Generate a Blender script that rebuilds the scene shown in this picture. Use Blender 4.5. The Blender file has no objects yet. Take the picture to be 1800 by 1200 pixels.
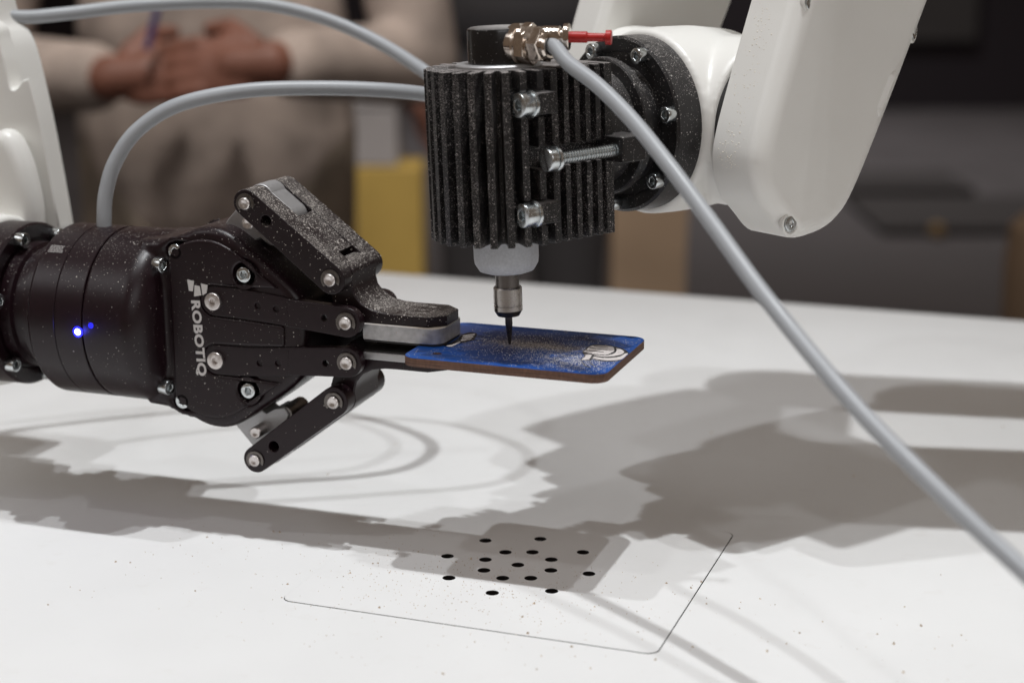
import bpy, bmesh, math, random
from mathutils import Vector, Matrix
random.seed(7)
R = math.radians
V = Vector
sc = bpy.context.scene
# ---------------------------------------------------------------- design frame
# Everything is measured in millimetres in a frame whose origin lies on the table top
# below the lens: X along the table's back edge, Y across the table, Z up.
F_PX, PITCH, YAW, CAM_H = 3003.0, R(14.2), R(19.5), 290.0
OFF = V((240.0, -700.0, 0.0))                       # world origin = table point below the tag
def W(p): return (V(p) + OFF) * 0.001
_s, _c = math.sin(YAW), math.cos(YAW)
HD, RT, ZZ = V((-_s, _c, 0)), V((_c, _s, 0)), V((0, 0, 1))
FWD, UPV = HD*math.cos(PITCH) - ZZ*math.sin(PITCH), HD*math.sin(PITCH) + ZZ*math.cos(PITCH)
CP = V((0, 0, CAM_H))
def sight(px, py): return FWD*F_PX + RT*(px-900) - UPV*(py-600)
def hit(px, py, o, n):                              # measured photo point -> point on a real plane
    r = sight(px, py); return CP + r*((V(o)-CP).dot(n)/r.dot(n))
def ony(px, py, y): return hit(px, py, (0, y, 0), V((0, 1, 0)))
def onz(px, py, z): return hit(px, py, (0, 0, z), ZZ)
def onx(px, py, x): return hit(px, py, (x, 0, 0), V((1, 0, 0)))
# ---------------------------------------------------------------- camera
cam = bpy.data.cameras.new('camera'); co = bpy.data.objects.new('camera', cam); sc.collection.objects.link(co)
cam.sensor_width = 36; cam.lens = 36*F_PX/1800
m = Matrix((RT, UPV, -FWD)).transposed().to_4x4(); m.translation = W(CP); co.matrix_world = m
cam.clip_start = 0.02; cam.clip_end = 60
cam.dof.use_dof = True; cam.dof.focus_distance = 0.765; cam.dof.aperture_fstop = 5.6; cam.dof.aperture_blades = 9
sc.camera = co
# ---------------------------------------------------------------- world, hall truss lamps, added fill lamps
w = bpy.data.worlds.new('World'); sc.world = w; w.use_nodes = True
bg = w.node_tree.nodes['Background']; bg.inputs[0].default_value = (1.0, 0.76, 0.58, 1); bg.inputs[1].default_value = 0.135
sc.view_settings.view_transform = 'Standard'; sc.view_settings.look = 'None'; sc.view_settings.gamma = 1; sc.view_settings.exposure = 0
def spot(name, pos, tgt, power, rad, col=(1, 1, 1), size=120):
    l = bpy.data.lights.new(name, 'SPOT'); l.energy = power; l.shadow_soft_size = rad; l.color = col
    l.spot_size = R(size); l.spot_blend = 1.0
    o = bpy.data.objects.new(name, l); sc.collection.objects.link(o); o.location = W(pos)
    o.rotation_euler = (W(tgt)-W(pos)).normalized().to_track_quat('-Z', 'Y').to_euler()
    return o
CX, CY = -240, 700
spot('truss_spot', (CX+205, CY-10, 3100), (CX, CY-170, 0), 176, 0.028, (0.96, 0.985, 1.0), 40)
spot('truss_spot', (CX+520, CY+40, 3100), (CX, CY-150, 0), 60, 0.03, (0.94, 0.97, 1.0), 44)
spot('truss_spot', (CX-640, CY-30, 3100), (CX, CY-150, 0), 78, 0.03, (0.94, 0.97, 1.0), 44)
spot('truss_spot', (CX-465, CY-990, 3100), (CX, CY-100, 0), 24, 0.07, (0.94, 0.97, 1.0), 44)
def hp(depth, lat, z): return HD*depth + RT*lat + ZZ*z       # hall point: distance ahead, offset right, height
spot('background_fill_spot', hp(700, -200, 3000), hp(2500, -330, -100), 300, 0.12, (1, 0.95, 0.90), 35)  # unseen lamp added to brighten the person behind the table
spot('background_fill_spot', hp(8000, 900, 3000), hp(8000, 1100, -850), 330, 0.3, (1, 0.95, 0.92), 112)  # unseen lamp added to lift the far floor
spot('background_fill_spot', hp(2100, 200, 3000), hp(3400, -50, -300), 190, 0.2, (1, 0.95, 0.90), 40)  # unseen lamp added to brighten the middle background
def area(name, pos, tgt, power, sx, sy, col):
    l = bpy.data.lights.new(name, 'AREA'); l.shape = 'RECTANGLE'; l.size = sx; l.size_y = sy; l.energy = power; l.color = col
    o = bpy.data.objects.new(name, l); sc.collection.objects.link(o)
    d = (W(tgt)-W(pos)).normalized(); o.rotation_euler = d.to_track_quat('-Z', 'Y').to_euler(); o.location = W(pos)
area('front_fill', (-2600, -1200, 2600), (CX, CY, 150), 19, 2.4, 1.0, (0.98, 0.98, 1.0))  # unseen fill panel added to brighten the arms' upright faces
area('front_fill', (1900, -1900, 2000), (CX, CY, 150), 19, 2.4, 1.0, (0.98, 0.98, 1.0))  # second added fill panel, front right
# ---------------------------------------------------------------- materials
def new_mat(name):
    mt = bpy.data.materials.new(name); mt.use_nodes = True
    return mt, mt.node_tree.nodes, mt.node_tree.links, mt.node_tree.nodes['Principled BSDF']
def mth(N, L, op, a, b=None, c=None):
    n = N.new('ShaderNodeMath'); n.operation = op
    for i, v in enumerate((a, b, c)):
        if v is None: continue
        if isinstance(v, (int, float)): n.inputs[i].default_value = v
        else: L.new(v, n.inputs[i])
    return n.outputs[0]
def mixc(N, L, f, a, b):
    n = N.new('ShaderNodeMix'); n.data_type = 'RGBA'
    for k, v in ((0, f), (6, a), (7, b)):
        if isinstance(v, (int, float)): n.inputs[k].default_value = v
        elif isinstance(v, tuple): n.inputs[k].default_value = (*v, 1)
        else: L.new(v, n.inputs[k])
    return n.outputs[2]
def noise(N, L, co_, scale, detail=3, rough=0.5):
    n = N.new('ShaderNodeTexNoise'); n.inputs['Scale'].default_value = scale; n.inputs['Detail'].default_value = detail; n.inputs['Roughness'].default_value = rough
    L.new(co_, n.inputs['Vector']); return n.outputs[0]
def ramp(N, L, v, lo, hi, a=0.0, b=1.0):
    n = N.new('ShaderNodeMapRange'); n.inputs[1].default_value = lo; n.inputs[2].default_value = hi; n.inputs[3].default_value = a; n.inputs[4].default_value = b
    L.new(v, n.inputs[0]); return n.outputs[0]
def plain(name, col, rough=0.5, metal=0.0, wear=0.12, nscale=260, bump=0.0, bscale=2500, spec=0.5, coat=0.0):
    mt, N, L, b = new_mat(name)
    tc = N.new('ShaderNodeTexCoord').outputs['Object']
    n1 = noise(N, L, tc, nscale, 4)
    k = ramp(N, L, n1, 0.3, 0.7, 1-wear, 1+wear)
    hs = N.new('ShaderNodeVectorMath'); hs.operation = 'SCALE'; hs.inputs[0].default_value = col; L.new(k, hs.inputs['Scale'])
    L.new(hs.outputs[0], b.inputs['Base Color'])
    L.new(ramp(N, L, n1, 0.3, 0.7, max(0.03, rough*0.85), min(1, rough*1.15)), b.inputs['Roughness'])
    b.inputs['Metallic'].default_value = metal; b.inputs['Specular IOR Level'].default_value = spec; b.inputs['Coat Weight'].default_value = coat
    if bump:
        bp = N.new('ShaderNodeBump'); bp.inputs['Strength'].default_value = bump; bp.inputs['Distance'].default_value = 0.0002
        L.new(noise(N, L, tc, bscale, 3), bp.inputs['Height']); L.new(bp.outputs[0], b.inputs['Normal'])
    return mt
def dusty(name, col, rough, side, top, dustcol=(0.62, 0.57, 0.52), metal=0.0, film=0.0, cell=1000, spec=0.5, size=0.30, tlo=0.35, thi=0.95, bump=0.0, bstr=0.5, pc=(0.3, 0.7, 0.35, 1.5)):
    """a machined surface with settled sawdust: denser on faces that look up"""
    mt, N, L, b = new_mat(name)
    tc = N.new('ShaderNodeTexCoord').outputs['Object']
    ge = N.new('ShaderNodeNewGeometry'); sp = N.new('ShaderNodeSeparateXYZ'); L.new(ge.outputs['Normal'], sp.inputs[0])
    upf = ramp(N, L, sp.outputs[2], tlo, thi, 0, 1)
    patch = ramp(N, L, noise(N, L, tc, 45, 3), *pc)
    dens = mth(N, L, 'MULTIPLY', mth(N, L, 'ADD', mth(N, L, 'MULTIPLY', upf, top-side), side), patch)
    masks = []
    for sc_, sz, kk in ((cell, size, 1.0), (cell*1.9, size*1.1, 1.0), (cell*0.55, size*0.8, 0.35)):
        v = N.new('ShaderNodeTexVoronoi'); v.inputs['Scale'].default_value = sc_; L.new(tc, v.inputs['Vector'])
        sepc = N.new('ShaderNodeSeparateColor'); L.new(v.outputs['Color'], sepc.inputs[0])
        hitm = mth(N, L, 'LESS_THAN', sepc.outputs[0], mth(N, L, 'MULTIPLY', dens, kk))
        rad = mth(N, L, 'MULTIPLY', ramp(N, L, sepc.outputs[1], 0, 1, 0.55, 1.3), sz)
        dot = mth(N, L, 'LESS_THAN', v.outputs['Distance'], rad)
        br = ramp(N, L, sepc.outputs[2], 0, 1, 0.35, 1.0)
        masks.append(mth(N, L, 'MULTIPLY', mth(N, L, 'MULTIPLY', hitm, dot), br))
    msk = mth(N, L, 'MAXIMUM', mth(N, L, 'MAXIMUM', masks[0], masks[1]), masks[2])
    if film:
        msk = mth(N, L, 'MAXIMUM', msk, mth(N, L, 'MULTIPLY', mth(N, L, 'MULTIPLY', upf, film), patch))
    nz = ramp(N, L, noise(N, L, tc, 350, 4), 0.3, 0.7, 0.85, 1.15)
    hs = N.new('ShaderNodeVectorMath'); hs.operation = 'SCALE'; hs.inputs[0].default_value = col; L.new(nz, hs.inputs['Scale'])
    L.new(mixc(N, L, msk, hs.outputs[0], dustcol), b.inputs['Base Color'])
    L.new(ramp(N, L, msk, 0, 1, rough, 0.9), b.inputs['Roughness'])
    if metal: L.new(ramp(N, L, msk, 0, 0.4, metal, 0), b.inputs['Metallic'])
    b.inputs['Specular IOR Level'].default_value = spec
    bp = N.new('ShaderNodeBump'); bp.inputs['Strength'].default_value = bstr; bp.inputs['Distance'].default_value = 0.00025
    hgt = msk
    if bump: hgt = mth(N, L, 'ADD', msk, mth(N, L, 'MULTIPLY', noise(N, L, tc, 3500, 2), bump))
    L.new(hgt, bp.inputs['Height']); L.new(bp.outputs[0], b.inputs['Normal'])
    return mt
M = {}
M['anod'] = dusty('black anodised metal', (0.0105, 0.0035, 0.0055), 0.36, 0.038, 0.30, size=0.22, spec=0.36, dustcol=(0.55, 0.51, 0.47))
M['anod_d'] = dusty('black anodised metal under sawdust', (0.0105, 0.0048, 0.0062), 0.42, 0.06, 0.95, size=0.31, film=0.07, spec=0.36)
M['anod_c'] = dusty('clean black anodised metal', (0.0110, 0.0040, 0.0062), 0.34, 0.010, 0.14, size=0.22, spec=0.36)
M['fin'] = dusty('dusty black heatsink', (0.011, 0.0100, 0.0105), 0.36, 0.29, 0.95, dustcol=(0.58, 0.53, 0.51), size=0.30, film=0.25, cell=1500, bump=0.5, pc=(0.32, 0.68, 0.1, 1.9))
M['finc'] = dusty('dusty black mount', (0.014, 0.0125, 0.013), 0.38, 0.10, 0.7, dustcol=(0.45, 0.42, 0.40), size=0.3, cell=1100, film=0.05)
M['cap'] = dusty('glossy black plastic', (0.010, 0.0095, 0.010), 0.22, 0.06, 0.9, dustcol=(0.40, 0.38, 0.37), film=0.6, size=0.24, tlo=0.85, thi=1.0)
M['white'] = plain('white robot paint', (0.80, 0.79, 0.755), 0.36, wear=0.03, nscale=12, bump=0.03)
M['white_d'] = dusty('white robot paint with sawdust', (0.80, 0.79, 0.755), 0.38, 0.05, 0.06, dustcol=(0.60, 0.55, 0.47), size=0.26, cell=1200, bstr=0.12)
M['bead'] = plain('pale sawdust bead', (0.75, 0.70, 0.62), 0.9, wear=0.2, nscale=900)
M['joint'] = plain('dark joint seal', (0.02, 0.02, 0.02), 0.6)
M['cable'] = plain('grey cable jacket', (0.36, 0.375, 0.395), 0.42, wear=0.03, nscale=30, bump=0.04, bscale=1500)
M['zinc'] = plain('zinc plated steel', (0.63, 0.66, 0.67), 0.24, 1.0, wear=0.1, nscale=700)
M['pin'] = plain('ground steel', (0.66, 0.62, 0.60), 0.36, 1.0, wear=0.08, nscale=800)
M['nickel'] = plain('nickel plated brass', (0.70, 0.62, 0.55), 0.17, 1.0, wear=0.1, nscale=400)
M['silver'] = plain('bead blasted aluminium', (0.46, 0.455, 0.46), 0.50, 0.75, wear=0.05, nscale=900, bump=0.15, bscale=4000)
M['silver_d'] = dusty('aluminium pad under sawdust', (0.46, 0.455, 0.46), 0.48, 0.10, 0.9, dustcol=(0.42, 0.36, 0.30), metal=0.7, film=0.8, size=0.33)
M['steel'] = plain('turned steel', (0.42, 0.39, 0.365), 0.26, 1.0, wear=0.04, nscale=60)
M['steel_k'] = plain('blued steel', (0.16, 0.145, 0.135), 0.3, 0.9)
M['carbide'] = plain('dark carbide', (0.11, 0.10, 0.095), 0.3, 0.9)
M['nozzle'] = plain('frosted grey plastic', (0.50, 0.51, 0.53), 0.55, wear=0.10, nscale=900, bump=0.35, bscale=2600)
M['rubber'] = plain('black rubber', (0.018, 0.016, 0.016), 0.7)
M['red'] = plain('red plastic', (0.44, 0.016, 0.014), 0.38, wear=0.08)
M['print'] = plain('pale print', (0.60, 0.575, 0.565), 0.5, wear=0.05)
M['label'] = plain('white print', (0.38, 0.36, 0.35), 0.5, wear=0.3, nscale=2000)
def led(name, col, st):
    mt, N, L, b = new_mat(name); b.inputs['Base Color'].default_value = (*col, 1); b.inputs['Emission Color'].default_value = (*col, 1); b.inputs['Emission Strength'].default_value = st
    return mt
M['led'] = led('lit blue indicator', (0.35, 0.42, 1.0), 14)
M['led_rim'] = led('blue light guide', (0.02, 0.02, 1.0), 2.2)
M['led2'] = led('dim blue indicator', (0.02, 0.02, 0.9), 0.35)
# table laminate
def table_mat():
    mt, N, L, b = new_mat('white table laminate')
    tc = N.new('ShaderNodeTexCoord').outputs['Object']
    k = ramp(N, L, noise(N, L, tc, 9, 5), 0.25, 0.75, 0.97, 1.02)
    hs = N.new('ShaderNodeVectorMath'); hs.operation = 'SCALE'; hs.inputs[0].default_value = (0.80, 0.80, 0.795); L.new(k, hs.inputs['Scale'])
    # faint scuffs
    sc1 = ramp(N, L, noise(N, L, tc, 70, 6, 0.65), 0.58, 0.80, 0.0, 0.20)
    L.new(mixc(N, L, sc1, hs.outputs[0], (0.62, 0.58, 0.53)), b.inputs['Base Color'])
    L.new(ramp(N, L, noise(N, L, tc, 40, 5), 0.3, 0.7, 0.42, 0.55), b.inputs['Roughness'])
    b.inputs['Specular IOR Level'].default_value = 0.25
    return mt
M['table'] = table_mat()
M['tedge'] = plain('table edge band', (0.55, 0.54, 0.53), 0.5)
M['dark'] = plain('black hole shade board', (0.016, 0.013, 0.012), 0.9, spec=0.1)
M['gapm'] = plain('grey joint', (0.16, 0.155, 0.15), 0.7)
M['chip'] = plain('wood crumb', (0.50, 0.40, 0.30), 0.9, wear=0.35, nscale=900)
M['grain'] = plain('pale sawdust grain', (0.70, 0.68, 0.66), 0.9, wear=0.2, nscale=3000)
M['grainb'] = plain('brown sawdust grain', (0.36, 0.325, 0.30), 0.95, wear=0.25, nscale=3000)
def wood_mat():
    mt, N, L, b = new_mat('dark plywood edge')
    tc = N.new('ShaderNodeTexCoord').outputs['Object']
    mp = N.new('ShaderNodeMapping'); mp.inputs['Scale'].default_value = (60, 60, 1600); L.new(tc, mp.inputs['Vector'])
    n1 = noise(N, L, mp.outputs[0], 1, 4)
    mp2 = N.new('ShaderNodeMapping'); mp2.inputs['Scale'].default_value = (900, 900, 250); L.new(tc, mp2.inputs['Vector'])
    n2 = noise(N, L, mp2.outputs[0], 1, 3)
    f = mth(N, L, 'ADD', ramp(N, L, n1, 0.3, 0.7, 0, 0.75), ramp(N, L, n2, 0.4, 0.7, 0, 0.3))
    L.new(mixc(N, L, f, (0.060, 0.027, 0.017), (0.185, 0.093, 0.058)), b.inputs['Base Color']); b.inputs['Roughness'].default_value = 0.6
    return mt
M['wood'] = wood_mat()
def face_mat():
    mt, N, L, b = new_mat('blue printed face with soot and dust')
    tc = N.new('ShaderNodeTexCoord').outputs['Object']     # metres about the tag's centre
    n0 = noise(N, L, tc, 55, 4)
    wv = N.new('ShaderNodeVectorMath'); wv.operation = 'SCALE'; wv.inputs['Scale'].default_value = 0.016
    nn = N.new('ShaderNodeTexNoise'); nn.inputs['Scale'].default_value = 60; nn.inputs['Detail'].default_value = 3; L.new(tc, nn.inputs['Vector']); L.new(nn.outputs['Color'], wv.inputs[0])
    ad = N.new('ShaderNodeVectorMath'); ad.operation = 'ADD'; L.new(tc, ad.inputs[0]); L.new(wv.outputs[0], ad.inputs[1])
    def blob(cx, cy, sx, sy, ang, lo, hi):
        mp = N.new('ShaderNodeMapping'); mp.vector_type = 'TEXTURE'
        mp.inputs['Location'].default_value = (cx+0.008, cy+0.008, 0.008); mp.inputs['Rotation'].default_value = (0, 0, ang); mp.inputs['Scale'].default_value = (sx, sy, 1)
        L.new(ad.outputs[0], mp.inputs['Vector'])
        ln = N.new('ShaderNodeVectorMath'); ln.operation = 'LENGTH'; L.new(mp.outputs[0], ln.inputs[0])
        return ramp(N, L, ln.outputs['Value'], lo, hi, 1, 0)
    soot = mth(N, L, 'MAXIMUM', blob(-0.002, 0.012, 0.030, 0.016, 0.0, 0.3, 1.25), mth(N, L, 'MULTIPLY', blob(-0.006, -0.008, 0.016, 0.013, 0.3, 0.2, 1.3), 0.8))
    soot = mth(N, L, 'MAXIMUM', soot, mth(N, L, 'MULTIPLY', blob(0.020, 0.022, 0.022, 0.009, 0, 0.3, 1.3), 0.9))
    streak = blob(0.008, 0.004, 0.026, 0.0065, -0.05, 0.25, 1.3)
    c = mixc(N, L, ramp(N, L, n0, 0.35, 0.65, 0, 1), (0.006, 0.062, 0.29), (0.008, 0.085, 0.37))
    # printed dark swirls
    dk = ramp(N, L, noise(N, L, ad.outputs[0], 38, 2), 0.60, 0.68, 0, 0.45)
    c = mixc(N, L, dk, c, (0.006, 0.028, 0.14))
    c = mixc(N, L, mth(N, L, 'MULTIPLY', soot, 0.85), c, (0.055, 0.046, 0.070))
    c = mixc(N, L, mth(N, L, 'MULTIPLY', streak, 0.8), c, (0.19, 0.155, 0.13))
    L.new(c, b.inputs['Base Color']); L.new(ramp(N, L, soot, 0, 1, 0.34, 0.75), b.inputs['Roughness'])
    return mt
M['face'] = face_mat()
M['ink'] = plain('black ink', (0.012, 0.011, 0.012), 0.4)
M['wink'] = plain('white ink', (0.80, 0.74, 0.72), 0.5, wear=0.04)
# ---------------------------------------------------------------- object helpers
COL = sc.collection
WM = {}                                              # world matrices of parents
def tag(o, label, cat, group=None, kind=None):
    if label: o['label'] = label
    if cat: o['category'] = cat
    if group: o['group'] = group
    if kind: o['kind'] = kind
    return o
def thing(name, base, label, cat, group=None):
    o = bpy.data.objects.new(name, None); COL.objects.link(o); o.location = W(base); o.empty_display_size = 0.02
    WM[o.name] = Matrix.Translation(W(base)); return tag(o, label, cat, group)
def link(name, me, parent=None, mw=None):
    o = bpy.data.objects.new(name, me); COL.objects.link(o)
    mw = mw or Matrix.Identity(4)
    if parent is not None:
        o.parent = parent; o.matrix_parent_inverse = WM[parent.name].inverted()
    o.matrix_basis = mw
    WM[o.name] = mw.copy(); return o
def finish(me, mat, ang=35):
    me.materials.append(mat)
    me.polygons.foreach_set('use_smooth', [True]*len(me.polygons))
    me.set_sharp_from_angle(angle=R(ang)); me.update(); return me
def mesh(name, vs, fs, mat, ang=35, world=True):
    me = bpy.data.meshes.new(name)
    me.from_pydata([W(v) if world else V(v)*0.001 for v in vs], [], fs)
    bm = bmesh.new(); bm.from_mesh(me); bmesh.ops.remove_doubles(bm, verts=bm.verts, dist=1e-7)
    bmesh.ops.recalc_face_normals(bm, faces=bm.faces); bm.to_mesh(me); bm.free()
    return finish(me, mat, ang)
class G:                                             # geometry collector (mm, design frame)
    def __init__(s): s.v, s.f, s.wn = [], [], False
    def add(s, vs, fs):
        k = len(s.v); s.v += [V(v) for v in vs]; s.f += [tuple(i+k for i in f) for f in fs]; return s
    def lathe(s, prof, o, ax, segs=48, ref=None):
        ax = V(ax).normalized(); o = V(o)
        a = (V(ref) - ax*V(ref).dot(ax)).normalized() if ref else ax.orthogonal().normalized()
        b = ax.cross(a); vs, fs, rings = [], [], []
        for r, h in prof:
            if r < 1e-6: rings.append([len(vs)]); vs.append(o+ax*h)
            else:
                rings.append(list(range(len(vs), len(vs)+segs)))
                for i in range(segs):
                    t = 2*math.pi*i/segs; vs.append(o+ax*h+(a*math.cos(t)+b*math.sin(t))*r)
        for p, q in zip(rings, rings[1:]):
            for i in range(segs):
                j = (i+1) % segs
                if len(p) == 1 and len(q) == 1: continue
                if len(p) == 1: fs.append((p[0], q[i], q[j]))
                elif len(q) == 1: fs.append((p[i], p[j], q[0]))
                else: fs.append((p[i], p[j], q[j], q[i]))
        return s.add(vs, fs)
    def plate(s, outer, holes, o, u, v, wv, w0, w1, bev=0.4, bres=2):
        """extruded outline with holes; 2-D points in (u,v), thickness along wv from w0 to w1"""
        s.wn = True
        cu = bpy.data.curves.new('c', 'CURVE'); cu.dimensions = '2D'; cu.fill_mode = 'BOTH'
        for pl in [outer]+list(holes):
            sp = cu.splines.new('POLY'); sp.points.add(len(pl)-1); sp.use_cyclic_u = True
            for i, q in enumerate(pl): sp.points[i].co = (q[0], q[1], 0, 1)
        cu.extrude = (w1-w0)/2 - bev; cu.bevel_depth = bev; cu.bevel_resolution = bres; cu.offset = -bev
        ob = bpy.data.objects.new('c', cu); me = bpy.data.meshes.new_from_object(ob)
        u, v, wv, o = V(u), V(v), V(wv), V(o); mid = (w0+w1)/2
        s.add([o+u*p.co.x+v*p.co.y+wv*(p.co.z+mid) for p in me.vertices], [tuple(p.vertices) for p in me.polygons])
        bpy.data.objects.remove(ob); bpy.data.meshes.remove(me); bpy.data.curves.remove(cu)
        return s
    def tube(s, pts, r, segs=20, caps=True):
        pts = [V(p) for p in pts]; n = len(pts); rs = r if isinstance(r, list) else [r]*n
        tg = [(pts[min(i+1, n-1)]-pts[max(i-1, 0)]).normalized() for i in range(n)]
        a = tg[0].orthogonal().normalized(); vs, fs = [], []
        for i in range(n):
            if i: a = (a - tg[i]*a.dot(tg[i])).normalized()
            b = tg[i].cross(a)
            for k in range(segs):
                t = 2*math.pi*k/segs; vs.append(pts[i]+(a*math.cos(t)+b*math.sin(t))*rs[i])
        for i in range(n-1):
            for k in range(segs):
                j = (k+1) % segs; fs.append((i*segs+k, i*segs+j, (i+1)*segs+j, (i+1)*segs+k))
        if caps: fs += [tuple(range(segs)), tuple(range((n-1)*segs, n*segs))]
        return s.add(vs, fs)
    def build(s, name, mat, parent=None, ang=35):
        o = link(name, mesh(name, s.v, s.f, mat, ang), parent)
        if s.wn and ang < 60:
            m_ = o.modifiers.new('wn', 'WEIGHTED_NORMAL'); m_.keep_sharp = True; m_.weight = 100
        return o
def circ(cx, cy, r, n=32, a0=0.0): return [(cx+r*math.cos(a0+2*math.pi*i/n), cy+r*math.sin(a0+2*math.pi*i/n)) for i in range(n)]
def arc(cx, cy, r, a0, a1, n=12): return [(cx+r*math.cos(R(a0+(a1-a0)*i/n)), cy+r*math.sin(R(a0+(a1-a0)*i/n))) for i in range(n+1)]
def capsule(p, q, r0, r1=None, n=14):
    r1 = r1 or r0; a = math.degrees(math.atan2(q[1]-p[1], q[0]-p[0]))
    return arc(q[0], q[1], r1, a-90, a+90, n) + arc(p[0], p[1], r0, a+90, a+270, n)
def rrect(x0, y0, x1, y1, r, n=6):
    return arc(x1-r, y1-r, r, 0, 90, n)+arc(x0+r, y1-r, r, 90, 180, n)+arc(x0+r, y0+r, r, 180, 270, n)+arc(x1-r, y0+r, r, 270, 360, n)
def spline(pts, k=10):
    pts = [V(p) for p in pts]; P = [pts[0]*2-pts[1]]+pts+[pts[-1]*2-pts[-2]]; out = []
    for i in range(1, len(P)-2):
        for j in range(k):
            t = j/k; a, b, c, d = P[i-1], P[i], P[i+1], P[i+2]
            out.append(0.5*((2*b)+(c-a)*t+(2*a-5*b+4*c-d)*t*t+(-a+3*b-3*c+d)*t**3))
    return out+[pts[-1]]
def smooth2(pts, k=6, closed=False):
    if closed:
        n = len(pts); q = spline([(p[0], p[1], 0) for p in pts[-2:]+pts+pts[:3]], k); return [(p.x, p.y) for p in q[2*k:(2+n)*k]]
    return [(p.x, p.y) for p in spline([(p[0], p[1], 0) for p in pts], k)]
def frame(o, zax, ref=ZZ):                           # matrix with +Z = zax, for shared meshes
    zax = V(zax).normalized(); x = (V(ref)-zax*V(ref).dot(zax))
    x = x.normalized() if x.length > 1e-4 else zax.orthogonal().normalized()
    mm = Matrix((x, zax.cross(x), zax)).transposed().to_4x4(); mm.translation = W(o); return mm
EX, EY, EZ = V((1, 0, 0)), V((0, 1, 0)), V((0, 0, 1))
def local_mesh(name, g, mat, ang=35): return mesh(name, g.v, g.f, mat, ang, world=False)
def cap_screw(name, r, h, hexr, mat, drive=6):
    g = G(); g.plate(circ(0, 0, r, 36), [circ(0, 0, hexr, drive)], (0, 0, 0), EX, EY, EZ, 0, h, min(0.35, r*0.12), 2)
    g.lathe([(0, h*0.35), (hexr*1.05, h*0.35)], (0, 0, 0), EZ, 24)
    return local_mesh(name, g, mat, 30)
SCREW = {'m5': cap_screw('cap_screw', 3.6, 5.0, 1.9, M['zinc']), 'm6': cap_screw('cap_screw', 4.8, 6.0, 2.3, M['zinc']),
         'btn': cap_screw('button_screw', 4.1, 2.0, 1.5, M['pin']), 'cov': cap_screw('cover_screw', 3.6, 2.0, 1.3, M['zinc'], 12)}
def screw(kind, o, ax, parent, name='bolt', roll=0): return link(name, SCREW[kind], parent, frame(o, ax) @ Matrix.Rotation(roll, 4, 'Z'))
# ================================================================ SETTING: table
tb = thing('work_table', (-240, 700, -850), 'wide white laminate table with a perforated square inset panel', 'table')
PX0, PX1, PY0, PY1 = -325.0, -156.8, 616.5, 763.5
g = G(); g.plate([(-1250, 330), (520, 330), (520, 1261), (-1250, 1261)], [rrect(PX0, PY0, PX1, PY1, 5)], (0, 0, 0), EX, EY, EZ, -30, 0, 0.0, 0)
table_top = g.build('tabletop', M['table'], tb)
g = G(); g.plate([(-1240, 340), (510, 340), (510, 1250), (-1240, 1250)], [rrect(PX0-8, PY0-8, PX1+8, PY1+8, 5)], (0, 0, 0), EX, EY, EZ, -90, -30.2, 0.3, 1); g.build('apron', M['tedge'], tb)
holes = [(-241.5, 690)] + [(-241.5+16.3*math.cos(R(45*k-4)), 690+17.3*math.sin(R(45*k-4))) for k in range(8)] + [(-241.8+34.0*math.cos(R(45*k+1)), 690+34.8*math.sin(R(45*k+1))) for k in range(8)]
hr = [circ(x, y, 2.95, 24) for x, y in holes]
g = G(); g.plate(rrect(PX0+0.03, PY0+0.75, PX1-0.55, PY1-0.03, 5), hr, (0, 0, 0), EX, EY, EZ, -0.12, 0.0, 0.0, 0)
ip = g.build('inset_panel', M['table'], tb)
g = G(); g.plate(rrect(PX0+0.12, PY0+0.79, PX1-0.59, PY1-0.12, 5), [circ(x, y, 3.0, 24) for x, y in holes], (0, 0, 0), EX, EY, EZ, -4, -0.125, 0.0, 0); g.build('panel_shade_core', M['dark'], ip)  # black core puts the shade of holes and seam into colour
g = G(); g.plate(rrect(PX0-6, PY0-6, PX1+6, PY1+6, 5), [], (0, 0, 0), EX, EY, EZ, -60, -31, 0.2, 1); g.build('dark_cavity', M['dark'], tb)  # unseen dark box that keeps the holes black
g = G(); g.plate(rrect(PX0-6, PY0-6, PX1+6, PY1+6, 9), [rrect(PX0+6, PY0+6, PX1-6, PY1-6, 5)], (0, 0, 0), EX, EY, EZ, -30.9, -4.2, 0.2, 1); g.build('panel_ledge', M['gapm'], tb)
for lx in (-1180, 450):
    for ly in (400, 1190):
        g = G(); g.plate(rrect(lx-35, ly-35, lx+35, ly+35, 4), [], (0, 0, 0), EX, EY, EZ, -850, -90.2, 1, 1); g.build('leg', M['tedge'], tb)
# ================================================================ printed tag
TX0, TX1, TY0, TY1, TZ0, TZ1 = -288.8, -195.3, 668.0, 738.3, 95.3, 99.3
tcx, tcy = (TX0+TX1)/2, (TY0+TY1)/2
tg_ = thing('printed_tag', (tcx, tcy, TZ0), 'blue printed wooden tag with rounded corners held in the gripper', 'tag')
TO = rrect(TX0, TY0, TX1, TY1, 7, 8); HOLE = circ(-275.6, 679.0, 2.1, 24)
def at_center(gg, name, mat, parent, o):            # build with origin at o
    me = mesh(name, [v-V(o)-OFF for v in gg.v], gg.f, mat); return link(name, me, parent, Matrix.Translation(W(o)))
g = G(); g.plate(TO, [HOLE], (0, 0, 0), EX, EY, EZ, TZ0, TZ1-0.12, 0.1, 1); core = at_center(g, 'wood_core', M['wood'], tg_, (tcx, tcy, TZ0))
g = G(); g.plate(rrect(TX0+0.1, TY0+0.1, TX1-0.1, TY1-0.1, 6.9, 8), [HOLE], (0, 0, 0), EX, EY, EZ, TZ1-0.119, TZ1, 0.04, 1); at_center(g, 'printed_face', M['face'], tg_, (tcx, tcy, TZ1))
def tp(zx, zy): p = onz(980+zx/8, 540+zy/8, TZ1); return (p.x, p.y)
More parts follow.
